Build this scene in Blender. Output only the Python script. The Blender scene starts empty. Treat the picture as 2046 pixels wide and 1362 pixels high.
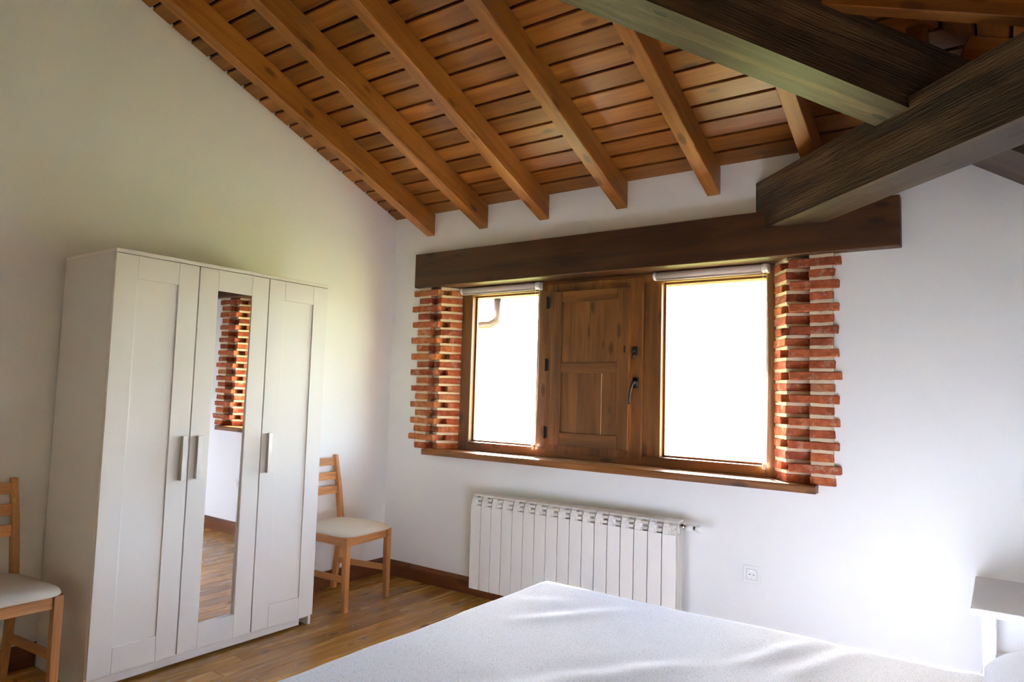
import bpy, bmesh, math, random
from mathutils import Vector, Matrix, noise as mnoise

random.seed(7)
S = bpy.context.scene
COL = S.collection

# ------------------------------------------------------------------ camera, sky, sun, exposure
YAW, PITCH, ROLL, FPX = math.radians(35.43317758), math.radians(4.26826668), math.radians(1.66074646), 1377.1965
fwd = Vector((-math.sin(YAW) * math.cos(PITCH), math.cos(YAW) * math.cos(PITCH), math.sin(PITCH)))
rgt = Vector((math.cos(YAW), math.sin(YAW), 0)); upv = rgt.cross(fwd)
cr, sr = math.cos(ROLL), math.sin(ROLL)
r2, u2 = rgt * cr + upv * sr, upv * cr - rgt * sr
cam = bpy.data.objects.new('camera', bpy.data.cameras.new('camera'))
COL.objects.link(cam)
m = Matrix.Identity(4)
for i in range(3):
    m[i][0], m[i][1], m[i][2] = r2[i], u2[i], -fwd[i]
m.translation = Vector((3.667, -3.6247, 1.3162))
cam.matrix_world = m
cam.data.sensor_width = 36.0
cam.data.lens = FPX / 2046 * 36
cam.data.clip_start = 0.02
cam.data.clip_end = 2000
S.camera = cam

SUN_TRAVEL = Vector((0.84, -1.0, -0.68))
world = bpy.data.worlds.new('world'); S.world = world; world.use_nodes = True
wn = world.node_tree; wn.nodes.clear()
sky = wn.nodes.new('ShaderNodeTexSky'); sky.sky_type = 'NISHITA'
sky.sun_disc = False; sky.sun_elevation = math.radians(27); sky.sun_rotation = math.radians(-39)
sky.air_density = 1.0; sky.dust_density = 1.3; sky.ozone_density = 1.0
bg = wn.nodes.new('ShaderNodeBackground'); bg.inputs[1].default_value = 0.68
wo = wn.nodes.new('ShaderNodeOutputWorld')
wn.links.new(sky.outputs[0], bg.inputs[0]); wn.links.new(bg.outputs[0], wo.inputs[0])

sun = bpy.data.objects.new('sun', bpy.data.lights.new('sun', 'SUN')); COL.objects.link(sun)
sun.data.energy = 17.0; sun.data.angle = math.radians(0.6); sun.data.color = (0.95, 0.975, 1.0)
sun.rotation_euler = SUN_TRAVEL.to_track_quat('-Z', 'Y').to_euler()
sun.location = (-8, 12, 9)

S.view_settings.view_transform = 'Standard'; S.view_settings.look = 'None'
S.view_settings.gamma = 1.0; S.view_settings.use_curve_mapping = False
S.view_settings.exposure = 3.22
S.cycles.use_denoising = True
S.cycles.diffuse_bounces = 8; S.cycles.max_bounces = 14; S.cycles.glossy_bounces = 5
S.cycles.transparent_max_bounces = 12
S.cycles.sample_clamp_indirect = 12.0

# ------------------------------------------------------------------ helpers
def new_mat(name):
    mt = bpy.data.materials.new(name); mt.use_nodes = True
    nt = mt.node_tree
    return mt, nt, nt.nodes['Principled BSDF']

def N(nt, t, **kw):
    n = nt.nodes.new('ShaderNode' + t)
    for k, v in kw.items():
        if k.startswith('i_'):
            n.inputs[k[2:].replace('_', ' ')].default_value = v
        elif k.startswith('n') and k[1:].isdigit():
            n.inputs[int(k[1:])].default_value = v
        else:
            setattr(n, k, v)
    return n

def ramp(nt, stops):
    r = nt.nodes.new('ShaderNodeValToRGB')
    e = r.color_ramp.elements
    while len(e) < len(stops): e.new(0.5)
    for el, (p, c) in zip(e, stops):
        el.position = p; el.color = (*c, 1) if len(c) == 3 else c
    return r

def mixc(nt, fac, a, b, mode='MIX'):
    n = nt.nodes.new('ShaderNodeMix'); n.data_type = 'RGBA'; n.blend_type = mode; n.clamp_factor = True
    L = nt.links
    for sock, v in ((n.inputs[0], fac), (n.inputs[6], a), (n.inputs[7], b)):
        if hasattr(v, 'is_output'): L.new(v, sock)
        elif isinstance(v, (int, float)): sock.default_value = v
        else: sock.default_value = (*v, 1)
    return n.outputs[2]

def simple(name, col, rough=0.5, metal=0.0, spec=0.5, bump=0.0, bscale=200.0, var=0.0):
    mt, nt, b = new_mat(name); L = nt.links
    b.inputs['Base Color'].default_value = (*col, 1)
    b.inputs['Roughness'].default_value = rough; b.inputs['Metallic'].default_value = metal
    b.inputs['Specular IOR Level'].default_value = spec
    tc = N(nt, 'TexCoord')
    if bump:
        no = N(nt, 'TexNoise', i_Scale=bscale, i_Detail=4.0)
        L.new(tc.outputs['Object'], no.inputs['Vector'])
        bu = N(nt, 'Bump', i_Strength=bump, i_Distance=0.002)
        L.new(no.outputs[0], bu.inputs['Height']); L.new(bu.outputs[0], b.inputs['Normal'])
    if var:
        no = N(nt, 'TexNoise', i_Scale=2.2, i_Detail=5.0)
        L.new(tc.outputs['Object'], no.inputs['Vector'])
        c2 = tuple(x * (1 - var) for x in col)
        L.new(mixc(nt, no.outputs[0], c2, tuple(min(1, x * (1 + var * .6)) for x in col)), b.inputs['Base Color'])
    return mt

_wood = {}
WOODS = {  # dark, mid, light, roughness, knot strength, object variation, bump
    'board':   ((.20, .064, .010), (.33, .118, .020), (.44, .175, .038), .28, .8, .24, .12),
    'rafter':  ((.20, .062, .008), (.36, .13, .020), (.46, .19, .045), .34, .85, .12, .2),
    'lintel':  ((.036, .013, .0045), (.095, .034, .011), (.15, .058, .019), .42, .9, .08, .35),
    'old':     ((.016, .0075, .0040), (.070, .038, .019), (.26, .16, .085), .44, 1.0, .05, .9),
    'frame':   ((.11, .038, .008), (.25, .094, .019), (.35, .145, .036), .40, .8, .16, .3),
    'floor':   ((.37, .175, .036), (.53, .275, .058), (.63, .36, .09), .22, .9, .20, .05),
    'skirt':   ((.085, .025, .007), (.185, .058, .016), (.26, .092, .028), .33, .55, .08, .2),
    'pine':    ((.50, .20, .060), (.68, .31, .105), (.76, .40, .155), .42, .7, .10, .12),
}
def wood(kind, axis='x'):
    key = (kind, axis)
    if key in _wood: return _wood[key]
    dk, md, lt, rough, kn, var, bmp = WOODS[kind]
    mt, nt, b = new_mat('wood_%s_%s' % (kind, axis)); L = nt.links
    tc = N(nt, 'TexCoord'); oi = N(nt, 'ObjectInfo')
    off = N(nt, 'VectorMath', operation='SCALE'); off.inputs[0].default_value = (37.0, 53.0, 71.0)
    L.new(oi.outputs['Random'], off.inputs['Scale'])
    add = N(nt, 'VectorMath', operation='ADD')
    L.new(tc.outputs['Object'], add.inputs[0]); L.new(off.outputs[0], add.inputs[1])
    def sc(a, c):
        v = [c, c, c]; v['xyz'.index(axis)] = a
        mp = N(nt, 'VectorMath', operation='MULTIPLY'); mp.inputs[1].default_value = v
        L.new(add.outputs[0], mp.inputs[0]); return mp.outputs[0]
    vor = N(nt, 'TexVoronoi', i_Scale=1.0, i_Randomness=1.0); L.new(sc(3.4, 8.5), vor.inputs['Vector'])
    kr = ramp(nt, [(0.0, (1, 1, 1)), (0.09, (.9, .9, .9)), (0.19, (0, 0, 0))]); L.new(vor.outputs['Distance'], kr.inputs[0])
    # grain bends round the knots
    g0 = N(nt, 'VectorMath', operation='ADD')
    L.new(sc(1.1, 15.0), g0.inputs[0])
    kv = N(nt, 'VectorMath', operation='SCALE'); kv.inputs[0].default_value = (1.6, 1.9, 1.3)
    L.new(kr.outputs[0], kv.inputs['Scale']); L.new(kv.outputs[0], g0.inputs[1])
    n1 = N(nt, 'TexNoise', i_Scale=1.0, i_Detail=5.0, i_Roughness=.62, i_Distortion=.7); L.new(g0.outputs[0], n1.inputs['Vector'])
    n2 = N(nt, 'TexNoise', i_Scale=1.0, i_Detail=3.0, i_Roughness=.7); L.new(sc(5.0, 150.0), n2.inputs['Vector'])
    n3 = N(nt, 'TexNoise', i_Scale=1.0, i_Detail=2.0); L.new(sc(1.3, 3.2), n3.inputs['Vector'])
    r1 = ramp(nt, [(.26, dk), (.50, md), (.76, lt)]); L.new(n1.outputs[0], r1.inputs[0])
    f2 = ramp(nt, [(.30, (.66, .62, .58)), (.62, (1.0, 1.0, 1.0))]); L.new(n2.outputs[0], f2.inputs[0])
    c = mixc(nt, .75, r1.outputs[0], f2.outputs[0], 'MULTIPLY')
    f3 = ramp(nt, [(.32, (.66, .62, .58)), (.68, (1.18, 1.16, 1.12))]); L.new(n3.outputs[0], f3.inputs[0])
    c = mixc(nt, .8, c, f3.outputs[0], 'MULTIPLY')
    km = N(nt, 'Math', operation='MULTIPLY'); km.inputs[1].default_value = kn; L.new(kr.outputs[0], km.inputs[0])
    c = mixc(nt, km.outputs[0], c, tuple(x * .45 for x in dk))
    mr = N(nt, 'MapRange', n3=1 - var, n4=1 + var); L.new(oi.outputs['Random'], mr.inputs[0])
    c = mixc(nt, 1.0, c, mr.outputs[0], 'MULTIPLY')
    L.new(c, b.inputs['Base Color'])
    rr = N(nt, 'MapRange', n3=rough - .06, n4=rough + .14); L.new(n1.outputs[0], rr.inputs[0]); L.new(rr.outputs[0], b.inputs['Roughness'])
    bu = N(nt, 'Bump', i_Strength=bmp, i_Distance=0.004 if kind == 'old' else .0015)
    ad = N(nt, 'Math', operation='ADD'); L.new(n1.outputs[0], ad.inputs[0]); L.new(n2.outputs[0], ad.inputs[1])
    L.new(ad.outputs[0], bu.inputs['Height']); L.new(bu.outputs[0], b.inputs['Normal'])
    if kind == 'old': b.inputs['Coat Weight'].default_value = .12; b.inputs['Coat Roughness'].default_value = .4
    _wood[key] = mt
    return mt

def box(bm, x0, x1, y0, y1, z0, z1):
    vs = [bm.verts.new((x, y, z)) for z in (z0, z1) for x, y in ((x0, y0), (x1, y0), (x1, y1), (x0, y1))]
    for f in ((3, 2, 1, 0), (4, 5, 6, 7), (0, 1, 5, 4), (1, 2, 6, 5), (2, 3, 7, 6), (3, 0, 4, 7)):
        bm.faces.new([vs[i] for i in f])

def prism(bm, pts, a0, a1, axis='z'):
    """polygon in the two other axes, extruded from a0 to a1 along axis"""
    def P(p, a):
        return {'z': (p[0], p[1], a), 'x': (a, p[0], p[1]), 'y': (p[0], a, p[1])}[axis]
    lo = [bm.verts.new(P(p, a0)) for p in pts]; hi = [bm.verts.new(P(p, a1)) for p in pts]
    bm.faces.new(lo[::-1]); bm.faces.new(hi)
    n = len(pts)
    for i in range(n): bm.faces.new((lo[i], lo[(i + 1) % n], hi[(i + 1) % n], hi[i]))

def tube(bm, pts, r, seg=8, r1=None):
    pts = [Vector(p) for p in pts]; rings = []
    for i, p in enumerate(pts):
        d = (pts[min(i + 1, len(pts) - 1)] - pts[max(i - 1, 0)]).normalized()
        a = d.orthogonal().normalized() if i == 0 else (rings_a - d * rings_a.dot(d)).normalized()
        rings_a = a; b2 = d.cross(a)
        rr = r if r1 is None else r + (r1 - r) * i / (len(pts) - 1)
        rings.append([bm.verts.new(p + (a * math.cos(t) + b2 * math.sin(t)) * rr) for t in [2 * math.pi * k / seg for k in range(seg)]])
    for A, B in zip(rings, rings[1:]):
        for k in range(seg): bm.faces.new((A[k], A[(k + 1) % seg], B[(k + 1) % seg], B[k]))
    bm.faces.new(rings[0][::-1]); bm.faces.new(rings[-1])

def lathe(bm, prof, c, axis, seg=16):
    """prof: (distance along axis, radius)"""
    ax = Vector(axis).normalized(); a = ax.orthogonal().normalized(); b2 = ax.cross(a); c = Vector(c); rings = []
    for d, r in prof:
        rings.append([bm.verts.new(c + ax * d + (a * math.cos(t) + b2 * math.sin(t)) * r) for t in [2 * math.pi * k / seg for k in range(seg)]])
    for A, B in zip(rings, rings[1:]):
        for k in range(seg): bm.faces.new((A[k], A[(k + 1) % seg], B[(k + 1) % seg], B[k]))
    bm.faces.new(rings[0][::-1]); bm.faces.new(rings[-1])

def obj(name, bm, mat, parent=None, mw=None, bevel=0.0, bseg=1, smooth=False):
    if bevel:
        bmesh.ops.bevel(bm, geom=list(bm.edges), offset=bevel, offset_type='OFFSET', segments=bseg, profile=.5, affect='EDGES', clamp_overlap=True)
    bmesh.ops.recalc_face_normals(bm, faces=bm.faces)
    me = bpy.data.meshes.new(name); bm.to_mesh(me); bm.free()
    if smooth:
        for p in me.polygons: p.use_smooth = True
    me.materials.append(mat)
    o = bpy.data.objects.new(name, me); COL.objects.link(o)
    if parent: o.parent = parent
    if mw is not None: o.matrix_basis = mw
    return o

def link(name, me, parent=None, mw=None):
    o = bpy.data.objects.new(name, me); COL.objects.link(o)
    if parent: o.parent = parent
    if mw is not None: o.matrix_basis = mw
    return o

def bx(name, d, mat, parent=None, bevel=.002, mw=None, bseg=1):
    bm = bmesh.new(); box(bm, *d); return obj(name, bm, mat, parent, mw, bevel, bseg)

def lbx(name, d, kind_axis, parent=None, bevel=.002):
    """a wooden box with its origin at its own middle so that the grain differs piece to piece"""
    c = Vector(((d[0] + d[1]) / 2, (d[2] + d[3]) / 2, (d[4] + d[5]) / 2))
    bm = bmesh.new(); box(bm, d[0] - c.x, d[1] - c.x, d[2] - c.y, d[3] - c.y, d[4] - c.z, d[5] - c.z)
    return obj(name, bm, wood(*kind_axis), parent, Matrix.Translation(c), bevel)

def tag(o, label, cat=None, group=None, kind=None):
    if label: o['label'] = label
    if cat: o['category'] = cat
    if group: o['group'] = group
    if kind: o['kind'] = kind
    return o

def thing(name, label, cat, loc=(0, 0, 0), rz=0.0, group=None):
    o = bpy.data.objects.new(name, None); COL.objects.link(o)
    o.location = loc; o.rotation_euler = (0, 0, rz); o.empty_display_size = .1
    return tag(o, label, cat, group)

def frame(o, x, z):
    """matrix with origin o, X along x, Z near z"""
    x = Vector(x).normalized(); y = Vector(z).cross(x).normalized(); z = x.cross(y)
    mm = Matrix.Identity(4)
    for i in range(3): mm[i][0], mm[i][1], mm[i][2] = x[i], y[i], z[i]
    mm.translation = Vector(o); return mm

# ------------------------------------------------------------------ materials
PLASTER = simple('white_plaster', (.85, .845, .83), .9, spec=.2, bump=.35, bscale=55, var=.03)
WHITE = simple('white_lacquer', (.80, .775, .735), .35, spec=.45, bump=.03, bscale=300)
WHITE_EDGE = WHITE
RAD = simple('radiator_enamel', (.82, .79, .745), .32)
CHROME = simple('chrome', (.75, .75, .76), .15, 1.0)
STEEL = simple('brushed_nickel', (.50, .48, .45), .38, 1.0)
IRON = simple('dark_iron', (.035, .032, .032), .38, .6)
PLASTIC = simple('white_plastic', (.80, .79, .77), .35)
HOLE = simple('black_plastic', (.02, .02, .02), .5)
BLIND = simple('blind_fabric', (.62, .55, .50), .85, spec=.2, bump=.15, bscale=500)
SEAT = simple('beige_seat_cover', (.66, .59, .49), .8, spec=.25, bump=.2, bscale=420)
MORTAR = simple('lime_mortar', (.74, .60, .42), .95, spec=.1, bump=1.0, bscale=90, var=.22)
RENDER = simple('outside_render', (.72, .66, .52), .95, spec=.1, bump=.4, bscale=60)
GUTTER = simple('brown_gutter_metal', (.055, .035, .028), .4, .3)
GRASS = simple('meadow_grass', (.225, .235, .062), .95, spec=.05, var=.3)
BARK = simple('bare_bark', (.22, .17, .12), .9, spec=.1)
SUBROOF = simple('roof_underlay', (.016, .007, .003), .9, spec=.1)
NIGHT = simple('white_painted_wood', (.74, .715, .68), .4)
NIGHT_SHADE = simple('shaded_white_table_top', (.56, .53, .51), .45)  # white table top, its shade put into a greyer colour
MIRROR = simple('mirror_silver', (.93, .93, .92), .01, 1.0)

def brick_mat():
    mt, nt, b = new_mat('handmade_brick'); L = nt.links
    tc = N(nt, 'TexCoord'); oi = N(nt, 'ObjectInfo')
    off = N(nt, 'VectorMath', operation='SCALE'); off.inputs[0].default_value = (31., 17., 23.)
    L.new(oi.outputs['Random'], off.inputs['Scale'])
    ad = N(nt, 'VectorMath', operation='ADD'); L.new(tc.outputs['Object'], ad.inputs[0]); L.new(off.outputs[0], ad.inputs[1])
    def no(s, d=4.0, r=.6):
        n = N(nt, 'TexNoise', i_Scale=s, i_Detail=d, i_Roughness=r); L.new(ad.outputs[0], n.inputs['Vector']); return n.outputs[0]
    r0 = ramp(nt, [(.0, (.33, .085, .042)), (.35, (.45, .115, .052)), (.6, (.53, .15, .062)), (.85, (.60, .21, .075)), (1., (.45, .18, .09))])
    L.new(oi.outputs['Random'], r0.inputs[0])
    r1 = ramp(nt, [(.35, (.62, .58, .55)), (.65, (1.15, 1.1, 1.05))]); L.new(no(28), r1.inputs[0])
    c = mixc(nt, .9, r0.outputs[0], r1.outputs[0], 'MULTIPLY')
    sm = ramp(nt, [(.53, (0, 0, 0)), (.72, (.66, .66, .66))]); L.new(no(17, 6, .7), sm.inputs[0])
    c = mixc(nt, sm.outputs[0], c, (.62, .47, .32))
    pit = ramp(nt, [(.24, (.8, .8, .8)), (.33, (0, 0, 0))]); L.new(no(130, 2), pit.inputs[0])
    c = mixc(nt, pit.outputs[0], c, (.06, .025, .015))
    L.new(c, b.inputs['Base Color']); b.inputs['Roughness'].default_value = .92; b.inputs['Specular IOR Level'].default_value = .15
    bu = N(nt, 'Bump', i_Strength=.7, i_Distance=.004); L.new(no(70, 5), bu.inputs['Height']); L.new(bu.outputs[0], b.inputs['Normal'])
    return mt
BRICK = brick_mat()

def glass_mat():
    mt, nt, b = new_mat('window_glass'); nt.nodes.remove(b); L = nt.links
    t = N(nt, 'BsdfTransparent'); t.inputs[0].default_value = (.97, .985, .975, 1)
    g = N(nt, 'BsdfGlossy', i_Roughness=.0); fr = N(nt, 'Fresnel', i_IOR=1.3)
    mx = N(nt, 'MixShader'); L.new(fr.outputs[0], mx.inputs[0]); L.new(t.outputs[0], mx.inputs[1]); L.new(g.outputs[0], mx.inputs[2])
    L.new(mx.outputs[0], nt.nodes['Material Output'].inputs[0]); return mt
GLASS = glass_mat()

def spread_mat(name, base, line, amount):
    mt, nt, b = new_mat(name); L = nt.links
    tc = N(nt, 'TexCoord')
    wob = N(nt, 'TexNoise', i_Scale=45., i_Detail=3.); L.new(tc.outputs['UV'], wob.inputs['Vector'])
    ws = N(nt, 'VectorMath', operation='SCALE'); ws.inputs['Scale'].default_value = .012; L.new(wob.outputs[1], ws.inputs[0])
    ad = N(nt, 'VectorMath', operation='ADD'); L.new(tc.outputs['UV'], ad.inputs[0]); L.new(ws.outputs[0], ad.inputs[1])
    v = N(nt, 'TexVoronoi', feature='DISTANCE_TO_EDGE', i_Scale=155.); L.new(ad.outputs[0], v.inputs['Vector'])
    r = ramp(nt, [(.035, (amount,) * 3), (.13, (0, 0, 0))]); L.new(v.outputs[0], r.inputs[0])
    L.new(mixc(nt, r.outputs[0], base, line), b.inputs['Base Color'])
    b.inputs['Roughness'].default_value = .88; b.inputs['Specular IOR Level'].default_value = .2
    b.inputs['Sheen Weight'].default_value = .15
    bu = N(nt, 'Bump', i_Strength=.25, i_Distance=.001); L.new(wob.outputs[0], bu.inputs['Height']); L.new(bu.outputs[0], b.inputs['Normal'])
    return mt
SPREAD = spread_mat('crackle_print_cotton', (.53, .58, .73), (.31, .35, .46), .62)
PILLOWM = spread_mat('crackle_print_pillowcase', (.27, .315, .46), (.22, .25, .37), .5)

# ------------------------------------------------------------------ room shell
XR, YB, EAVE, PITCHT = 4.05, -5.2, 2.572, .387
RIDGE = -2.6
def roof_z(d): return EAVE + PITCHT * d

# wall with the window (front face y = 0, 0.30 thick)
bm = bmesh.new(); T = .30
box(bm, -.2, .262, 0, T, -.3, 2.28)
box(bm, 2.995, XR + .2, 0, T, -.3, 2.28)
box(bm, .262, 2.995, 0, T, -.3, .872)
prism(bm, [(0, 2.278), (0, EAVE + .02), (T, EAVE + .02 - PITCHT * T), (T, 2.278)], -.2, XR + .2, 'x')
box(bm, .262, .535, .125, T, .87, 2.28); box(bm, 2.715, 2.995, .125, T, .87, 2.28)
box(bm, .5, 2.75, .215, T, 2.0, 2.28); box(bm, .262, .3925, 0, T, .872, .9125); box(bm, 2.9335, 2.995, 0, T, .872, .9125)
wf = obj('wall_front', bm, PLASTER); tag(wf, 'white plastered wall holding the wooden window', None, None, 'structure')
# gable wall on the left
bm = bmesh.new()
prism(bm, [(0, -.3), (0, roof_z(0) + .02), (RIDGE, roof_z(-RIDGE) + .02), (YB, EAVE), (YB, -.3)], -.2, 0, 'x')
tag(obj('wall_left', bm, PLASTER), 'white gable wall behind the white wardrobe', None, None, 'structure')
bm = bmesh.new(); box(bm, XR, XR + .2, YB, 0, -.3, EAVE + .02)
tag(obj('wall_right', bm, PLASTER), 'white wall at the head of the bed', None, None, 'structure')
bm = bmesh.new(); box(bm, -.2, XR + .2, YB - .2, YB, -.3, EAVE + .02)
tag(obj('wall_back', bm, PLASTER), 'white wall facing the window wall', None, None, 'structure')

# floor: sub-floor and every board
bm = bmesh.new(); box(bm, -.2, XR + .2, YB - .2, .3, -.12, -.022)
fl = obj('floor', bm, SUBROOF); tag(fl, 'varnished yellow-brown floorboards running along the wardrobe', None, None, 'structure')
PW = .0965
for c in range(42):
    x0 = c * PW; x1 = min(x0 + PW - .0016, XR - .001); y = 0.0 - random.uniform(0, .0)
    first = True
    while y > YB + .01:
        ln = random.uniform(.5, 1.9) if first else random.uniform(1.3, 2.3)
        first = False
        y2 = max(y - ln, YB + .002)
        dz = random.uniform(-.0006, 0)
        lbx('floorboard', (x0, x1, y2 + .001, y - .0006, -.022, dz), ('floor', 'y'), fl, .0014)
        y = y2

# ceiling: opaque roof, then every board of the two slopes seen
bm = bmesh.new()
def slab(pts, th=.09):
    lo = [bm.verts.new(p) for p in pts]; hi = [bm.verts.new((p[0], p[1], p[2] + th)) for p in pts]
    bm.faces.new(lo[::-1]); bm.faces.new(hi); n = len(pts)
    for i in range(n): bm.faces.new((lo[i], lo[(i + 1) % n], hi[(i + 1) % n], hi[i]))
UP = .021; OV = .98
hx = XR + RIDGE  # where the hips meet the ridge
slab([(-.25, OV, roof_z(-OV) + UP), (XR + OV, OV, roof_z(-OV) + UP), (hx, RIDGE, roof_z(-RIDGE) + UP), (-.25, RIDGE, roof_z(-RIDGE) + UP)])
slab([(XR + OV, OV, roof_z(-OV) + UP), (XR + OV, YB - OV, roof_z(-OV) + UP), (hx, RIDGE, roof_z(-RIDGE) + UP)])
slab([(XR + OV, YB - OV, roof_z(-OV) + UP), (-.25, YB - OV, roof_z(-OV) + UP), (-.25, RIDGE, roof_z(-RIDGE) + UP), (hx, RIDGE, roof_z(-RIDGE) + UP)])
ceil = obj('ceiling', bm, SUBROOF); tag(ceil, 'sloping ceiling of brown stained boards', None, None, 'structure')
BP, BW = .119, .1045
cosr = 1 / math.sqrt(1 + PITCHT ** 2)
RAFX = [.346, .823, 1.311, 1.856, 2.408, 2.93, 3.42]
k = -8
while True:
    v0 = k * BP + .004; d0 = v0 * cosr
    if d0 > -RIDGE - .06: break
    xe = XR - d0 if k >= 0 else XR + .9
    cuts = [-.0] + ([random.choice(RAFX[1:6])] if k >= 0 and k % 2 else []) + [xe]
    cuts = [q for q in cuts if q <= xe]
    for a, b_ in zip(cuts, cuts[1:]):
        if b_ - a < .08: continue
        L_ = (b_ - a) / 2
        mw = frame((a + L_, -d0, roof_z(d0)), (1, 0, 0), (0, PITCHT, 1))
        # local Y of this frame runs down the slope toward +y
        bm = bmesh.new(); box(bm, -L_ + .0007, L_ - .0007, -BW, 0, 0, .02)
        obj('ceiling_plank', bm, wood('board'), ceil, mw, .0025)
    k += 1
k = 0
while True:
    v0 = k * BP + .004; d0 = v0 * cosr
    if d0 > XR - hx - .06: break
    ya, yb = -d0, YB + d0
    mw = frame((XR - d0, (ya + yb) / 2, roof_z(d0)), (0, 1, 0), (PITCHT, 0, 1))
    h = (ya - yb) / 2
    bm = bmesh.new(); box(bm, -h, h, 0, BW, 0, .02)
    obj('ceiling_plank', bm, wood('board'), ceil, mw, .0025)
    k += 1

# skirting boards with a rounded top
def skirt(name, pts_from, pts_to, nrm, label):
    a, b_ = Vector(pts_from), Vector(pts_to); L_ = (b_ - a).length
    mw = frame(a, b_ - a, (0, 0, 1)); yd = 1 if mw.to_3x3().col[1].dot(Vector(nrm)) > 0 else -1
    bm = bmesh.new()
    prism(bm, [(0, .0), (.018 * yd, .0), (.018 * yd, .082), (.014 * yd, .092), (.010 * yd, .096), (.009 * yd, .105), (0, .106)], 0, L_, 'x')
    o = obj(name, bm, wood('skirt'), None, mw); return tag(o, label, None, None, 'structure')
skirt('baseboard_front', (.0185, 0, 0), (XR, 0, 0), (0, -1, 0), 'reddish brown skirting board below the radiator')
skirt('baseboard_left', (0, 0, 0), (0, YB, 0), (1, 0, 0), 'reddish brown skirting board behind wardrobe and chairs')
skirt('baseboard_right', (XR, -.0185, 0), (XR, YB, 0), (-1, 0, 0), 'reddish brown skirting board behind the bed head')

# ------------------------------------------------------------------ brick jambs
def jamb(name, side, label):
    if side > 0: X = lambda x: x
    else: X = lambda x: 3.257 - x
    hx0, hx1 = (2.898, 3.010) if side > 0 else (2.868, 2.982)
    ZT, NC = 2.040, 20; CH = (ZT - .9125) / NC
    bm = bmesh.new()
    for i in range(NC + 1):   # mortar beds between the courses
        z1 = ZT - i * CH; z0 = max(z1 - .0165, .9125)
        if z1 - z0 < .003: continue
        if i == 0: z1 = ZT + .0005
        pts = [(2.694, .135), (2.786, .001), (2.889, .047), (hx0 + .003, .02), (hx0 + .003, -.0165), (hx1 - .003, -.0165), (hx1 - .003, .135)]
        j = random.Random(i * 3 + side)
        pts = [(X(p + j.uniform(-.003, .003)), q + j.uniform(-.0025, .0025)) for p, q in pts]
        prism(bm, pts, z0, z1)
    bmesh.ops.subdivide_edges(bm, edges=[e for e in bm.edges if e.calc_length() > .03], cuts=3, use_grid_fill=True)
    j = random.Random(side)
    for v in bm.verts: v.co += Vector((j.uniform(-.0018, .0018), j.uniform(-.0020, .0020), j.uniform(-.0018, .0018)))
    box(bm, *sorted((X(2.80), X(3.0))), .10, .20, .9125, ZT)     # the body of the pier behind
    box(bm, *sorted((X(2.715), X(2.82))), .128, .20, .9125, ZT)
    root = obj(name, bm, MORTAR)
    bmesh_done = root
    tag(root, label, None, None, 'structure')
    P = lambda t: (2.80 - .108 * t, -.02 + .15 * t)
    for i in range(NC):
        z1 = ZT - i * CH - .0165; z0 = z1 - (CH - .0165)
        r = random.Random(100 + i * 7 + side)
        j = lambda s=.004: r.uniform(-s, s)
        if i % 2 == 0:
            polys = [[(2.80 + j(), -.02 + j(.003)), (3.037 + j(.008), -.02 + j(.003)), (3.037 + j(.008), .085), (2.80 + j(), .085)],
                     [(P(.5)[0] + j(), P(.5)[1] + j()), (P(1)[0], .128), (2.86, .128), (2.86, .118)]]
        else:
            polys = [[(hx0 + j(), -.02 + j(.004)), (hx1 + j(.006), -.02 + j(.004)), (hx1, .10), (hx0, .10)],
                     [(2.783 + j(), .0 + j(.003)), (2.692 + j(.003), .128), (2.893, .128), (2.893, .05 + j(.004))]]
        for pl in polys:
            c = Vector((sum(p[0] for p in pl) / 4, sum(p[1] for p in pl) / 4, (z0 + z1) / 2))
            c.x = X(c.x)
            bm = bmesh.new()
            prism(bm, [(X(p) - c.x, q - c.y) for p, q in pl], z0 - c.z, z1 - c.z)
            for v in bm.verts: v.co += Vector((j(.0025), j(.0018), j(.0022)))
            bmesh.ops.bevel(bm, geom=list(bm.edges), offset=.0038, offset_type='OFFSET', segments=1, profile=.5, affect='EDGES', clamp_overlap=True)
            for v in bm.verts: v.co += Vector((j(.0016), j(.0014), j(.0014)))
            obj('brick', bm, BRICK, root, Matrix.Translation(c))
    return root
jamb('trim_1', -1, 'toothed red brick jamb left of the window')
jamb('trim_2', 1, 'toothed red brick jamb right of the window')

# ------------------------------------------------------------------ window: frame, two fixed panes, shuttered casement
win = thing('window_1', 'brown wooden window with two panes and a shuttered middle casement', None, (1.63, .13, .912))
win['kind'] = 'structure'
wi = Matrix.Translation(win.location).inverted()
def wpart(name, d, kind_axis, parent=None, bevel=.002):
    o = lbx(name, d, kind_axis, None, bevel)
    p = parent or win; o.parent = p
    mw = o.matrix_basis.copy()
    pw = Matrix.Translation(win.location) if p is win else Matrix.Translation(win.location) @ p.matrix_basis
    o.matrix_basis = pw.inverted() @ mw
    return o
Y0, Y1 = .13, .205
wpart('frame_post', (.545, .648, Y0, Y1, .913, 2.04), ('frame', 'z'))
wpart('frame_post', (1.196, 1.29, Y0, Y1, .97, 1.985), ('frame', 'z'))
wpart('frame_post', (1.946, 2.058, Y0, Y1, .97, 1.985), ('frame', 'z'))
wpart('frame_post', (2.652, 2.712, Y0, Y1, .913, 2.04), ('frame', 'z'))
wpart('frame_rail', (.648, 2.652, Y0, Y1, 1.985, 2.04), ('frame', 'x'))
wpart('frame_rail', (.648, 2.652, Y0 - .012, Y1, .913, .97), ('frame', 'x'))
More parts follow.
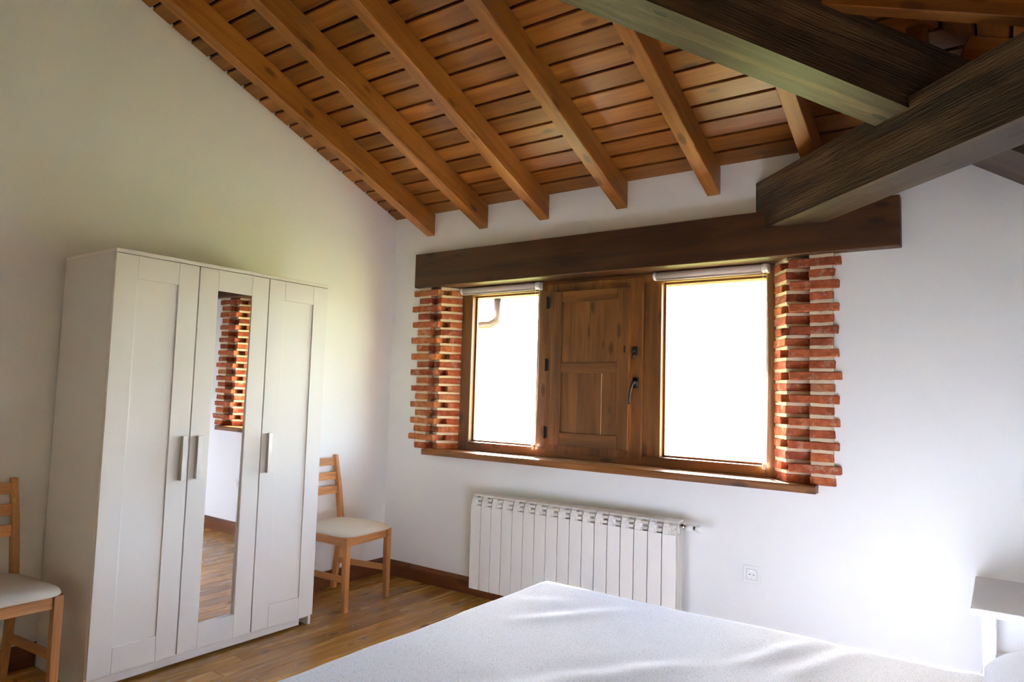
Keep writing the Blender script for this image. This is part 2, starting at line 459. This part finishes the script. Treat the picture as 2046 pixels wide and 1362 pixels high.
def pane(x0, x1, z0, z1, y, parent=None):
    c = Vector(((x0 + x1) / 2, y, (z0 + z1) / 2))
    bm = bmesh.new()
    a, b_, h = (x1 - x0) / 2, .002, (z1 - z0) / 2
    bm.faces.new([bm.verts.new(q) for q in ((-a, 0, -h), (a, 0, -h), (a, 0, h), (-a, 0, h))])
    o = obj('glass_pane', bm, GLASS, None, None)
    p = parent or win; o.parent = p
    pw = Matrix.Translation(win.location) if p is win else Matrix.Translation(win.location) @ p.matrix_basis
    o.matrix_basis = pw.inverted() @ Matrix.Translation(c)
    return o
for x0, x1 in ((.648, 1.196), (2.058, 2.652)):
    pane(x0 - .005, x1 + .005, .965, 1.99, .185)
    b = .012   # glazing beads
    for d, ax in (((x0, x0 + b, .17, .182, .97, 1.985), 'z'), ((x1 - b, x1, .17, .182, .97, 1.985), 'z'),
                  ((x0 + b, x1 - b, .17, .182, 1.973, 1.985), 'x'), ((x0 + b, x1 - b, .17, .182, .97, .982), 'x')):
        wpart('glazing_bead', d, ('frame', ax), None, .001)
# casement (sash) with its inside shutter leaf
bm = bmesh.new()
cx0, cx1, cz0, cz1 = 1.298, 1.966, .945, 2.022
o_ = Vector((1.632, .112, 1.484))
SH = Matrix.Translation((-.017, .021, 0))
def cb(x0, x1, y0, y1, z0, z1): box(bm, x0 - o_.x, x1 - o_.x, y0 - o_.y, y1 - o_.y, z0 - o_.z, z1 - o_.z)
cb(cx0, cx0 + .078, .095, .165, cz0, cz1); cb(cx1 - .078, cx1, .095, .165, cz0, cz1)
cb(cx0 + .0785, cx1 - .0785, .095, .165, cz0, cz0 + .075); cb(cx0 + .0785, cx1 - .0785, .095, .165, cz1 - .075, cz1)
case = obj('casement', bm, wood('frame', 'z'), win, wi @ Matrix.Translation(o_), .003)
pane(cx0 + .07, cx1 - .07, cz0 + .07, cz1 - .07, .15, case)
lx0, lx1, lz0, lz1 = 1.352, 1.893, .995, 1.962
SY0, SY1 = .062, .094
wpart('shutter_stile', (lx0, lx0 + .074, SY0, SY1, lz0, lz1), ('frame', 'z'), case)
wpart('shutter_stile', (lx1 - .078, lx1, SY0, SY1, lz0, lz1), ('frame', 'z'), case)
for z0, z1 in ((lz0, lz0 + .082), (1.447, 1.512), (lz1 - .07, lz1)):
    wpart('shutter_rail', (lx0 + .0745, lx1 - .0785, SY0, SY1, z0, z1), ('frame', 'x'), case)
px0, px1 = lx0 + .074, lx1 - .078
for z0, z1, cuts in ((1.512, lz1 - .07, (px0, px0 + .195, px1)), (lz0 + .082, 1.447, (px0, px0 + .115, px0 + .197, px0 + .2855, px1))):
    for a, b_ in zip(cuts, cuts[1:]):
        g = .0022 if abs(b_ - (px0 + .2855)) < 1e-6 and z1 < 1.5 else .0002
        wpart('shutter_board', (a + .0002, b_ - g, SY0 + .011, SY1 - .006, z0 - .004, z1 + .004), ('frame', 'z'), case, .0008)
caseM = Matrix.Translation(o_)
def cpart(name, bm, mat, smooth=False, bevel=0):
    o = obj(name, bm, mat, case, None, bevel, 1, smooth); o.matrix_basis = caseM.inverted(); return o
for z in (1.07, 1.50, 1.90):
    bm = bmesh.new(); tube(bm, [(1.297, .088, z - .04), (1.297, .088, z + .04)], .0065, 8)
    box(bm, 1.302, 1.316, .0935, .097, z - .036, z + .036); cpart('hinge', bm, IRON)
bm = bmesh.new()   # espagnolette handle
lathe(bm, [(0, .017), (.008, .018), (.012, .012), (.03, .0105), (.034, .012), (.046, .012), (.05, .007)], (1.928, .095, 1.395), (0, -1, 0), 14)
box(bm, 1.912, 1.944, .083, .0955, 1.362, 1.424)
tube(bm, [(1.928, .052, 1.395), (1.922, .047, 1.375), (1.913, .045, 1.34), (1.909, .045, 1.30), (1.908, .046, 1.268)], .0105, 10, .0075)
tag(cpart('handle', bm, IRON, True), 'dark iron handle')
bm = bmesh.new()
box(bm, 1.905, 1.935, .085, .0955, 1.555, 1.607); tube(bm, [(1.923, .088, 1.586), (1.918, .07, 1.58), (1.905, .066, 1.578)], .007, 8)
tube(bm, [(1.918, .078, 1.556), (1.912, .072, 1.54), (1.914, .07, 1.532)], .0055, 8)
tag(cpart('latch', bm, IRON), 'dark iron turn latch')
bm = bmesh.new(); box(bm, 1.862, 1.872, .059, .0625, 1.572, 1.612); cpart('keeper', bm, IRON)
case.matrix_basis = wi @ SH @ Matrix.Translation(o_)   # the casement sits almost flush in its frame
# sill board
bm = bmesh.new(); prism(bm, [(-.066, .874), (-.066, .906), (-.06, .9122), (.215, .9122), (.215, .874)], -1.27, 1.27, 'x')
sill = obj('windowsill', bm, wood('frame', 'x'), None, Matrix.Translation((1.663, 0, 0)))
tag(sill, 'dark brown wooden windowsill under both panes and the shutter', None, None, 'structure')

# ------------------------------------------------------------------ timbers
def beam(name, p0, p1, w, h, kind, label, cat='beam', group=None, sub=1, up=(0, 0, 1), drop=True):
    """beam whose bottom centre line runs p0 -> p1, slightly irregular edges"""
    p0, p1 = Vector(p0), Vector(p1); L_ = (p1 - p0).length
    mw = frame((p0 + p1) / 2, p1 - p0, up)
    bm = bmesh.new(); n = max(1, int(L_ / .35)) if sub else 1
    rings = []
    rr = random.Random(name + label)
    for i in range(n + 1):
        x = -L_ / 2 + L_ * i / n
        j = lambda s=.0016 * sub: rr.uniform(-s, s)
        rings.append([bm.verts.new((x, -w / 2 + j(), j())), bm.verts.new((x, w / 2 + j(), j())), bm.verts.new((x, w / 2 + j(), h)), bm.verts.new((x, -w / 2 + j(), h))])
    for A, B in zip(rings, rings[1:]):
        for q in range(4): bm.faces.new((A[q], A[(q + 1) % 4], B[(q + 1) % 4], B[q]))
    bm.faces.new(rings[0][::-1]); bm.faces.new(rings[-1])
    edges = [e for e in bm.edges if not (len(set(round(v.co.x, 4) for v in e.verts)) == 1 and -L_ / 2 + .01 < e.verts[0].co.x < L_ / 2 - .01)]
    bmesh.ops.bevel(bm, geom=edges, offset=.004, offset_type='OFFSET', segments=2, profile=.5, affect='EDGES')
    o = obj(name, bm, wood(kind), None, mw)
    return tag(o, label, cat, group)

lin = lbx('lintel_beam', (.2613, 3.301, -.06, .205, 2.040, 2.2797), ('lintel', 'x'), None, .004)
tag(lin, 'long dark brown timber lintel over the window and both brick jambs', 'beam')

RD = .155     # vertical depth of the rafters below the boards
ordinal = ['closest to the white gable wall', 'second from the gable wall', 'third from the gable wall', 'fourth from the gable wall',
           'fifth from the gable wall, passing behind the diagonal hip beam', 'short, between hip beam and diagonal tie beam', 'shortest, behind the diagonal tie beam by the corner']
def rafter(mwf, s0, s1, w, label, tail=True):
    h = RD * cosr - .001
    bm = bmesh.new()
    if tail:   # outside end cut to a pointed profile
        pts = [(s1, -h), (s1, 0), (s0, 0), (s0 + .01, -.05), (s0 + .05, -.075), (s0 + .085, -.06), (s0 + .12, -h)]
    else:
        pts = [(s1, -h), (s1, 0), (s0, 0), (s0, -h)]
    prism(bm, [(p, q) for p, q in pts], -w / 2, w / 2, 'y')
    o = obj('rafter', bm, wood('rafter'), None, mwf, .0035)
    return tag(o, label, 'rafter', 'rafters under the sloping boards')
for i, x in enumerate(RAFX):
    smax = min(XR - x - .03, -RIDGE - .03) / cosr
    rafter(frame((x, 0, EAVE - .001), (0, -1, PITCHT), (0, PITCHT, 1)), -.92 / cosr, smax, .073, 'orange-brown rafter ' + ordinal[i])
for i, y in enumerate((-.49, -.985, -1.49)):
    smax = (-y - .03) / cosr
    rafter(frame((XR, y, EAVE - .001), (-1, 0, PITCHT), (PITCHT, 0, 1)), .0, smax, .072,
           ['rafter of the dark hip slope, lowest one over the tie beam', 'lit rafter of the dark hip slope at the upper right',
            'rafter of the dark hip slope, third from the window wall', 'rafter of the dark hip slope, fourth from the window wall'][i], False)
# hip beam: underside z = 2.9185 - .193 (x + y)
hb = lambda s: (s / 2 + XR / 2, s / 2 - XR / 2, 2.9185 - .1935 * s)
beam('hip_beam', hb(4.02), hb(-.98), .184, .27, 'old', 'dark weathered hip beam descending diagonally to the upper right corner')
# angle tie across the corner
beam('tie_beam', (2.7775 / 2 + 1.293, 2.7775 / 2 - 1.293, 2.19), (XR + .02, 2.7775 - XR - .02, 2.19), .202, .26, 'old',
     'thick dark diagonal tie beam bearing on the lintel end')

# ------------------------------------------------------------------ wardrobe
WX, WY = .518, -2.2027
wr = thing('wardrobe', 'tall white three-door wardrobe with a mirrored middle door', 'wardrobe', (.018, WY, 0))
wl = Matrix.Translation((-.018, -WY, 0))
D, Wd, Ht = .50, 1.17, 1.90
def wb(name, d, mat=WHITE, bevel=.0012): return bx(name, d, mat, wr, bevel)
wb('side_panel', (0, D - .019, 0, .018, 0, Ht - .018)); wb('side_panel', (0, D - .019, Wd - .018, Wd, 0, Ht - .018))
wb('top_panel', (0, D, 0, Wd, Ht - .0175, Ht)); wb('bottom_panel', (.01, D - .02, .0185, Wd - .0185, .045, .063))
wb('back_panel', (.002, .008, .0185, Wd - .0185, .03, Ht - .0185)); wb('partition', (.01, D - .02, .779, .795, .0635, Ht - .0185))
wb('plinth', (D - .04, D - .022, .0185, Wd - .075, .012, .0445))
DZ0, DZ1 = .058, Ht - .0205
for k in range(3):
    y0, y1 = .0015 + k * .39, .39 * (k + 1) - .0045
    dr = bpy.data.objects.new('door', None); COL.objects.link(dr); dr.parent = wr
    tag(dr, 'door with a narrow mirror' if k == 1 else None)
    st = .097; x0, x1 = D - .018, D
    pz0, pz1 = .17, 1.775
    bx('door_stile', (x0, x1, y0, y0 + st, DZ0, DZ1), WHITE, dr, .0012)
    bx('door_stile', (x0, x1, y1 - st, y1, DZ0, DZ1), WHITE, dr, .0012)
    bx('door_rail', (x0, x1, y0 + st + .0005, y1 - st - .0005, DZ0, pz0), WHITE, dr, .0012)
    bx('door_rail', (x0, x1, y0 + st + .0005, y1 - st - .0005, pz1, DZ1), WHITE, dr, .0012)
    if k == 1:   # the mirror sits a hair out of true in its rebate
        bm = bmesh.new(); box(bm, x0 + .0005, x1 - .0095, y0 + st + .0005, y1 - st - .0005, pz0 + .0005, pz1 - .0005)
        for v in bm.verts:
            if v.co.x > x0 + .004: v.co.x += .009 * (v.co.z - (pz0 + pz1) / 2) - .019 * (v.co.y - (y0 + y1) / 2)
        obj('mirror', bm, MIRROR, dr)
    else: bx('door_panel', (x0 + .002, x1 - .0075, y0 + st + .0005, y1 - st - .0005, pz0 + .0005, pz1 - .0005), WHITE, dr, 0)
    hy = {0: y1 - .032, 1: y0 + .036, 2: y0 + .036}[k]
    bm = bmesh.new()
    box(bm, x1 + .004, x1 + .027, hy - .0105, hy + .0105, .863, 1.068)
    box(bm, x1 - .001, x1 + .0203, hy - .0075, hy + .0075, .866, .876); box(bm, x1 - .001, x1 + .0203, hy - .0075, hy + .0075, 1.055, 1.065)
    tag(obj('handle', bm, STEEL, dr, None, .0008), 'thick brushed grey bar handle')

# ------------------------------------------------------------------ chairs
def chair(loc, rz, label):
    t = thing('dining_chair', label, 'chair', loc, rz, 'pine dining chairs by the gable wall')
    FX, BXx = .20, -.20    # front and back of the seat frame
    fw, bw = .205, .178
    def post(name, pts, w, d):
        bm = bmesh.new(); rings = []
        for x, y, z, s in pts:
            rings.append([bm.verts.new((x + a * d / 2 * s, y + b_ * w / 2 * s, z)) for a, b_ in ((-1, -1), (1, -1), (1, 1), (-1, 1))])
        for A, B in zip(rings, rings[1:]):
            for q in range(4): bm.faces.new((A[q], A[(q + 1) % 4], B[(q + 1) % 4], B[q]))
        bm.faces.new(rings[0][::-1]); bm.faces.new(rings[-1])
        return obj(name, bm, wood('pine', 'z'), t, None, .002)
    for s in (-1, 1):
        post('leg', [(FX - .006, s * (fw - .018), 0, .86), (FX - .010, s * (fw - .018), .30, 1.0), (FX - .010, s * (fw - .018), .432, 1.0)], .036, .036)
        post('rear_leg', [(BXx - .030, s * (bw - .014), 0, .9), (BXx + .006, s * (bw - .014), .28, 1.0), (BXx + .008, s * (bw - .014), .46, 1.0),
                          (BXx - .028, s * (bw - .016), .70, .96), (BXx - .062, s * (bw - .019), .868, .85)], .029, .040)
        bm = bmesh.new()
        a, b_ = Vector((FX - .028, s * (fw - .020), 0)), Vector((BXx + .027, s * (bw - .016), 0))
        mw = frame(((a + b_) / 2 + Vector((0, 0, .405))), a - b_, (0, 0, 1)); L_ = (a - b_).length / 2
        box(bm, -L_, L_, -.010, .010, -.027, .027); obj('seat_rail', bm, wood('pine'), t, mw, .0015)
        bm = bmesh.new(); mw = frame(((a + b_) / 2 + Vector((-.008, 0, .185))), a - b_, (0, 0, 1)); L_ += .004
        box(bm, -L_, L_, -.008, .008, -.018, .018); obj('stretcher', bm, wood('pine'), t, mw, .0015)
    lbx('seat_rail', (FX - .024, FX - .002, -fw + .0365, fw - .0365, .378, .432), ('pine', 'y'), t)
    lbx('seat_rail', (BXx - .002, BXx + .018, -bw + .030, bw - .030, .378, .432), ('pine', 'y'), t)
    for z0 in (.615, .705, .797):
        zc = z0 + .026; xx = BXx + .008 + (-.070) * (zc - .46) / .408 - .004
        bm = bmesh.new(); n = 6; rings = []; hw = bw - .029
        for i in range(n + 1):
            y = -hw + 2 * hw * i / n; cv = -.014 * (1 - (y / hw) ** 2)
            rings.append([bm.verts.new((xx + cv + dx, y, z)) for dx, z in ((-.008, zc - .025), (.008, zc - .025), (.005, zc + .025), (-.011, zc + .025))])
        for A, B in zip(rings, rings[1:]):
            for q in range(4): bm.faces.new((A[q], A[(q + 1) % 4], B[(q + 1) % 4], B[q]))
        bm.faces.new(rings[0][::-1]); bm.faces.new(rings[-1])
        obj('back_slat', bm, wood('pine', 'y'), t)
    # padded seat
    bm = bmesh.new(); n = 14; g = {}
    def shape(u, v, top):
        e = 5.0
        d = max(abs(u), abs(v)); nrm = (abs(u) ** e + abs(v) ** e) ** (1 / e)
        k_ = d / nrm if nrm > 1e-6 else 1
        uu, vv = u * k_, v * k_
        x = uu * .228 + .002; y = vv * ((fw + .018) * (1 + uu) / 2 + (bw + .01) * (1 - uu) / 2)
        z = .4325 + (.040 * max(0.0, 1 - d ** 5) ** .5 + .004 if top else 0)
        if not top: x *= .985; y *= .985
        return (x, y, z)
    for top in (0, 1):
        for i in range(n + 1):
            for j in range(n + 1):
                u, v = math.sin((2 * i / n - 1) * math.pi / 2), math.sin((2 * j / n - 1) * math.pi / 2)
                g[top, i, j] = bm.verts.new(shape(u, v, top))
        for i in range(n):
            for j in range(n): bm.faces.new([g[top, a, b_] for a, b_ in ((i, j), (i + 1, j), (i + 1, j + 1), (i, j + 1))])
    ring = [(i, 0) for i in range(n)] + [(n, j) for j in range(n)] + [(i, n) for i in range(n, 0, -1)] + [(0, j) for j in range(n, 0, -1)]
    for a, b_ in zip(ring, ring[1:] + ring[:1]): bm.faces.new((g[0, a[0], a[1]], g[0, b_[0], b_[1]], g[1, b_[0], b_[1]], g[1, a[0], a[1]]))
    tag(obj('seat', bm, SEAT, t, None, 0, 1, True), 'padded beige seat')
    return t
chair((.283, -.620, 0), math.radians(6.0), 'pine chair with beige padded seat in the corner between wardrobe and radiator')
chair((.287, -2.505, 0), math.radians(0.5), 'pine chair with beige padded seat on the near side of the wardrobe')

# ------------------------------------------------------------------ radiator
RX, RYF = .917, -.155
rad = thing('radiator', 'white aluminium panel radiator of seventeen sections below the window', 'radiator', (RX, RYF + .1, .09))
bm = bmesh.new()
PZ = .0
def rb(x0, x1, y0, y1, z0, z1): box(bm, x0, x1, y0, y1, z0 - .09, z1 - .09)
prism(bm, [(-.1, .0), (-.1, .512), (-.092, .514), (-.092, .0)], .0022, .0778, 'x')        # front plate
rb(.031, .049, -.093, -.012, .11, .64)                                               # web
rb(.010, .070, -.045, -.022, .60, .655)                                               # top water way
prism(bm, [(-.098, .520), (-.090, .534), (-.074, .534), (-.074, .528), (-.088, .520)], .004, .076, 'x')  # lower louvre
prism(bm, [(-.092, .546), (-.082, .559), (-.066, .559), (-.066, .553), (-.080, .546)], .004, .076, 'x')  # upper louvre
prism(bm, [(-.078, .568), (-.070, .578), (-.002, .582), (-.002, .572), (-.066, .570)], .0008, .0792, 'x')  # cap
prism(bm, [(-.099, .508), (-.096, .532), (-.084, .562), (-.07, .570), (-.05, .570), (-.05, .508)], .003, .036, 'x')   # rounded cheek
prism(bm, [(-.06, .0), (-.06, .50), (-.056, .50), (-.056, .0)], .004, .076, 'x')
prism(bm, [(-.008, .02), (-.008, .55), (-.004, .55), (-.004, .02)], .004, .076, 'x')
sec = obj('section', bm, RAD, rad, None, .0012)
for k in range(1, 17):
    link('section', sec.data, rad, Matrix.Translation((k * .08, 0, 0)))
V = Vector((1.36, -.05, .552))
bm = bmesh.new(); lathe(bm, [(0, .013), (.012, .013), (.013, .016), (.024, .016), (.025, .011), (.036, .011)], V, (1, 0, 0), 12)
tag(obj('valve_union', bm, CHROME, rad, None, 0, 1, False), 'chrome valve union')
bm = bmesh.new(); lathe(bm, [(0, .012), (.004, .017), (.02, .019), (.034, .017), (.04, .012)], V + Vector((.034, 0, 0)), (1, 0, 0), 14)
tube(bm, [V + Vector((.055, 0, 0)), V + Vector((.055, .045, 0)), V + Vector((.055, .054, 0))], .009, 10)
obj('valve_body', bm, PLASTIC, rad, None, 0, 1, True)
bm = bmesh.new(); lathe(bm, [(0, .009), (.002, .012), (.012, .012), (.014, .009)], V + Vector((.074, 0, 0)), (1, 0, 0), 14)
obj('valve_collar', bm, CHROME, rad, None, 0, 1, False)
bm = bmesh.new(); lathe(bm, [(0, .014), (.003, .019), (.022, .021), (.028, .017), (.030, .008)], V + Vector((.088, 0, 0)), (1, 0, 0), 18)
obj('valve_knob', bm, PLASTIC, rad, None, 0, 1, True)
for x in (.2, 1.16):
    for z in (.10, .50): bx('bracket', (x, x + .02, -.02, .054, z, z + .03), PLASTIC, rad, .001)

# ------------------------------------------------------------------ roller blinds
def blind(xa, xb, label, zend):
    t = thing('roller_blind', label, 'blind', (xa, .098, 2.015), 0, 'roller blinds rolled up above the panes')
    W = xb - xa
    bm = bmesh.new(); tube(bm, [(.018, 0, 0), (W - .03, 0, 0)], .0215, 20)
    box(bm, .02, W - .034, -.012, -.006, -.030, -.018)
    tag(obj('fabric_roll', bm, BLIND, t, None, 0, 1, True), 'rolled grey-beige blind fabric')
    bm = bmesh.new(); lathe(bm, [(0, .018), (.004, .024), (.018, .024)], (0, 0, 0), (1, 0, 0), 16); box(bm, 0, .012, 0, .030, -.022, .022)
    obj('end_bracket', bm, PLASTIC, t)
    bm = bmesh.new(); lathe(bm, [(0, .025), (.014, .026), (.018, .023), (.028, .023), (.030, .018)], (W - .03, 0, 0), (1, 0, 0), 16); box(bm, W - .014, W, 0, .030, -.026, .022)
    obj('end_bracket', bm, PLASTIC, t)
    bm = bmesh.new()
    for dy, sx in ((-.020, -.006), (.012, .006)):
        n = int((2.0 - zend) / .0062)
        for i in range(n):
            z = -.012 - i * .0062; sw = .012 * math.sin(math.pi * i / n) * (1 if sx > 0 else .6)
            c = Vector((W - .018 + sx + sw * .5, dy * (1 - .6 * i / n), z)); r_ = .0024
            vs = [bm.verts.new(c + Vector(q) * r_) for q in ((1, 0, 0), (-1, 0, 0), (0, 1, 0), (0, -1, 0), (0, 0, 1), (0, 0, -1))]
            for a in (0, 1):
                for b_ in (2, 3):
                    for c_ in (4, 5): bm.faces.new((vs[a], vs[b_], vs[c_]))
    obj('bead_chain', bm, PLASTIC, t)
    bm = bmesh.new(); box(bm, W - .028, W - .010, -.016, .008, zend - 2.045, zend - 2.012)
    obj('chain_weight', bm, PLASTIC, t, None, .004)
blind(.572, 1.232, 'rolled-up pale blind with bead chain over the left pane', .985)
blind(2.022, 2.672, 'rolled-up pale blind with bead chain over the right pane', .985)

# ------------------------------------------------------------------ socket
so = thing('wall_socket', 'square white power socket on the wall right of the radiator', 'socket', (2.620, 0, .4355))
bx('plate', (-.043, .043, -.009, 0, -.043, .043), PLASTIC, so, .002)
bm = bmesh.new(); lathe(bm, [(0, .0215), (.0035, .0215), (.0035, .0195), (.0008, .0185), (.0006, .0)], (0, -.009, 0), (0, -1, 0), 24)
obj('insert', bm, PLASTIC, so)
bm = bmesh.new(); box(bm, -.0255, .0255, -.0095, -.0088, -.0265, -.0258); box(bm, -.0255, .0255, -.0095, -.0088, .0258, .0265)
box(bm, -.0265, -.0258, -.0095, -.0088, -.026, .026); box(bm, .0258, .0265, -.0095, -.0088, -.026, .026)
obj('insert_joint', bm, HOLE, so)
for x in (-.0095, .0095):
    bm = bmesh.new(); lathe(bm, [(0, .003), (.0006, .003)], (x, -.0097, 0), (0, -1, 0), 10); obj('pin_hole', bm, HOLE, so)
for z in (-.0205, .016): bx('earth_clip', (-.004, .004, -.0125, -.009, z, z + .0045), CHROME, so, .0005)

# ------------------------------------------------------------------ bed
BX0, BX1, BY0, BY1, BZ = 2.10, 3.99, -2.64, -1.155, .56
bed = thing('bed', 'double bed under a bluish-white bedspread with crackle print', 'bed', ((BX0 + BX1) / 2, (BY0 + BY1) / 2, 0))
bl = Matrix.Translation(bed.location).inverted()
o = bx('base', (BX0 + .05, BX1, BY0 + .05, BY1 - .05, .12, .30), NIGHT, bed, .004); o.matrix_basis = bl
for x in (BX0 + .12, BX1 - .1):
    for y in (BY0 + .12, BY1 - .12):
        o = bx('leg', (x - .03, x + .03, y - .03, y + .03, 0, .12), NIGHT, bed, .004); o.matrix_basis = bl
o = bx('mattress', (BX0 + .035, BX1, BY0 + .035, BY1 - .035, .30, BZ - .03), PLASTIC, bed, .03, bseg=3); o.matrix_basis = bl
bm = bmesh.new(); uvl = bm.loops.layers.uv.new('UV')
R_, DROP = .055, .40
nu, nv = 150, 130
s0, s1, t0, t1 = BX0 + R_ - (R_ * 1.57 + DROP), BX1, BY0 + R_ - (R_ * 1.57 + DROP), BY1 - R_ + (R_ * 1.57 + DROP)
FOLDS = [((2.30, -1.72), (2.62, -1.28), .030, .011), ((2.62, -2.10), (2.98, -1.62), .030, .010), ((3.02, -1.62), (3.17, -1.22), .022, .012),
         ((3.16, -1.62), (3.30, -1.20), .022, .013), ((3.60, -1.55), (3.58, -1.16), .020, .007), ((2.45, -2.30), (2.75, -2.0), .03, .008), ((2.2, -1.5), (2.36, -1.36), .03, .005)]
def fold(x, y):
    z = 0
    for (ax, ay), (bx_, by_), w, h in FOLDS:
        d = Vector((bx_ - ax, by_ - ay)); L_ = d.length; d /= L_
        q = Vector((x - ax, y - ay)); a = q.dot(d) / L_; p = q.x * -d.y + q.y * d.x
        if -.4 < a < 1.4:
            f = math.exp(-((a - .5) / .42) ** 4)
            z += .6 * h * f * (math.exp(-(p / w / 1.5) ** 2) - .6 * math.exp(-((p - 2.2 * w) / w / 1.5) ** 2))
    return z
gv = {}
for i in range(nu + 1):
    for j in range(nv + 1):
        s, t = s0 + (s1 - s0) * i / nu, t0 + (t1 - t0) * j / nv
        cs, ct = max(s, BX0 + R_), min(max(t, BY0 + R_), BY1 - R_)
        e = Vector((s - cs, t - ct)); L_ = e.length
        if L_ < 1e-9: p = Vector((cs, ct, BZ))
        else:
            d = e / L_
            if L_ < R_ * math.pi / 2:
                a = L_ / R_; p = Vector((cs + d.x * R_ * math.sin(a), ct + d.y * R_ * math.sin(a), BZ - R_ * (1 - math.cos(a))))
            else:
                dd = min(L_ - R_ * math.pi / 2, .395)
                wv = .012 * math.sin((s * d.y * d.y + t * d.x * d.x) * 21) * dd / .4 + .02 * dd / .4
                p = Vector((cs + d.x * (R_ + wv), ct + d.y * (R_ + wv), BZ - R_ - dd))
        p.z += fold(p.x, p.y) + .004 * mnoise.noise(Vector((s * 3.1, t * 3.1, 4))) + .0022 * mnoise.noise(Vector((s * 9, t * 9, 1)))
        v = bm.verts.new(p - bed.location); gv[i, j] = (v, (s, t))
for i in range(nu):
    for j in range(nv):
        q = [gv[i, j], gv[i + 1, j], gv[i + 1, j + 1], gv[i, j + 1]]
        f = bm.faces.new([x[0] for x in q])
        for lp, x in zip(f.loops, q): lp[uvl].uv = x[1]
tag(obj('bedspread', bm, SPREAD, bed, None, 0, 1, True), 'bluish-white cotton spread with grey crackle print')

# pillow at the bed head
bm = bmesh.new(); uvl = bm.loops.layers.uv.new('UV'); n = 26; gv = {}
PC = Vector((3.845, -1.66, .622)); PW_, PL_, PH_ = .235, .42, .125
for top in (1, -1):
    for i in range(n + 1):
        for j in range(n + 1):
            u, v = 2 * i / n - 1, 2 * j / n - 1
            u, v = math.sin(u * 1.5708), math.sin(v * 1.5708)
            k_ = ((1 - u ** 2) * (1 - v ** 4)); k_ = max(k_, 0) ** .5
            pin = 1 - .07 * (1 - abs(u)) * abs(v) ** 3 - .05 * (1 - abs(v)) * abs(u) ** 3
            p = Vector((u * PW_ * pin, v * PL_ * pin, (PH_ if top > 0 else -.03) * k_ + .006 * mnoise.noise(Vector((u * 2, v * 3, top)))))
            gv[top, i, j] = (bm.verts.new(p), (u * PW_, v * PL_))
    for i in range(n):
        for j in range(n):
            q = [gv[top, a, b_] for a, b_ in ((i, j), (i + 1, j), (i + 1, j + 1), (i, j + 1))]
            f = bm.faces.new([x[0] for x in q])
            for lp, x in zip(f.loops, q): lp[uvl].uv = x[1]
bmesh.ops.remove_doubles(bm, verts=bm.verts, dist=.0008)
pil = obj('pillow', bm, PILLOWM, None, Matrix.Translation(PC) @ Matrix.Rotation(math.radians(-7), 4, 'Y'), 0, 1, True)
tag(pil, 'grey-blue pillow lying at the head end of the bed', 'pillow')

# ------------------------------------------------------------------ bedside table
nt_ = thing('bedside_table', 'white square bedside table between bed and window wall', 'bedside table', (3.563, -.61, 0))
AW, AD, AH = .46, .565, .60
bx('top', (0, AW, 0, AD, AH - .022, AH), NIGHT_SHADE, nt_, .0015)
bx('edge_band', (-.0022, AW + .0022, -.0022, AD + .0022, AH - .0245, AH - .0022), NIGHT, nt_, .0008)
for x in (.030, AW - .068):
    for y in (.012, AD - .05): bx('leg', (x, x + .038, y, y + .038, 0, AH - .0248), NIGHT, nt_, .002)
bx('shelf', (.02, AW - .02, .0505, AD - .004, .285, .305), NIGHT, nt_, .002)

# ------------------------------------------------------------------ outside the window
bm = bmesh.new(); box(bm, -300, 300, .6, 600, -2.9, -2.7)
g = obj('ground', bm, GRASS); tag(g, 'sunlit green meadow outside the window', None, None, 'structure')
gt = thing('gutter', 'brown metal gutter with downpipe under the eaves outside the left pane', 'gutter', (-.13, .93, 2.105))
tag(lbx('trim_3', (-.25, XR + .9, .965, .985, 2.10, 2.235), ('frame', 'x')), 'brown board added along the eaves outside to block sun above the gutter', None, None, 'structure')  # unseen board, added to stop sun slipping between gutter and roof
bm = bmesh.new()
pr = [(.06 * math.cos(a), .06 * math.sin(a)) for a in [math.pi + math.pi * k / 8 for k in range(9)]]
pr = pr + [(.055 * p[0] / .06, .055 * p[1] / .06) for p in pr[::-1]]
prism(bm, [(p[0] + .13, p[1] + .06) for p in pr], -.3, XR + .9, 'x')
obj('trough', bm, GUTTER, gt)
bm = bmesh.new(); tube(bm, [(.30, .13, .01), (.30, .13, -.14), (.295, .125, -.185), (.26, .08, -.22), (.10, -.12, -.25), (-.15, -.42, -.29), (-.2, -.47, -.35), (-.2, -.47, -3.5)], .032, 14)
obj('downpipe', bm, GUTTER, gt, None, 0, 1, True)

def bare_tree(loc, h, seed, label):
    t = thing('bare_shrub', label, 'shrub', loc, 0, 'bare shrubs in the meadow')
    r = random.Random(seed)
    for q in range(3):
        bm = bmesh.new()
        def grow(p, d, ln, rad, lev):
            pts = [p]
            for k in range(3):
                d = (d + Vector((r.uniform(-.18, .18), r.uniform(-.18, .18), r.uniform(-.02, .1)))).normalized()
                pts.append(pts[-1] + d * ln / 3)
            tube(bm, pts, rad, 5, rad * .6)
            if lev < 4:
                for k in range(r.choice((2, 3))):
                    grow(pts[r.choice((2, 3))], (d + Vector((r.uniform(-.7, .7), r.uniform(-.7, .7), r.uniform(-.1, .5)))).normalized(), ln * .68, rad * .58, lev + 1)
        grow(Vector((r.uniform(-.2, .2), r.uniform(-.2, .2), 0)), Vector((r.uniform(-.35, .35), r.uniform(-.35, .35), 1)).normalized(), h * .36, h * .012, 0)
        obj('branch', bm, BARK, t)
bare_tree((-9.5, 18.5, -2.7), 3.0, 3, 'bare twiggy shrub seen low through the right pane')
bare_tree((-6.8, 20.0, -2.7), 2.6, 5, 'smaller bare shrub near the right end of the right pane')
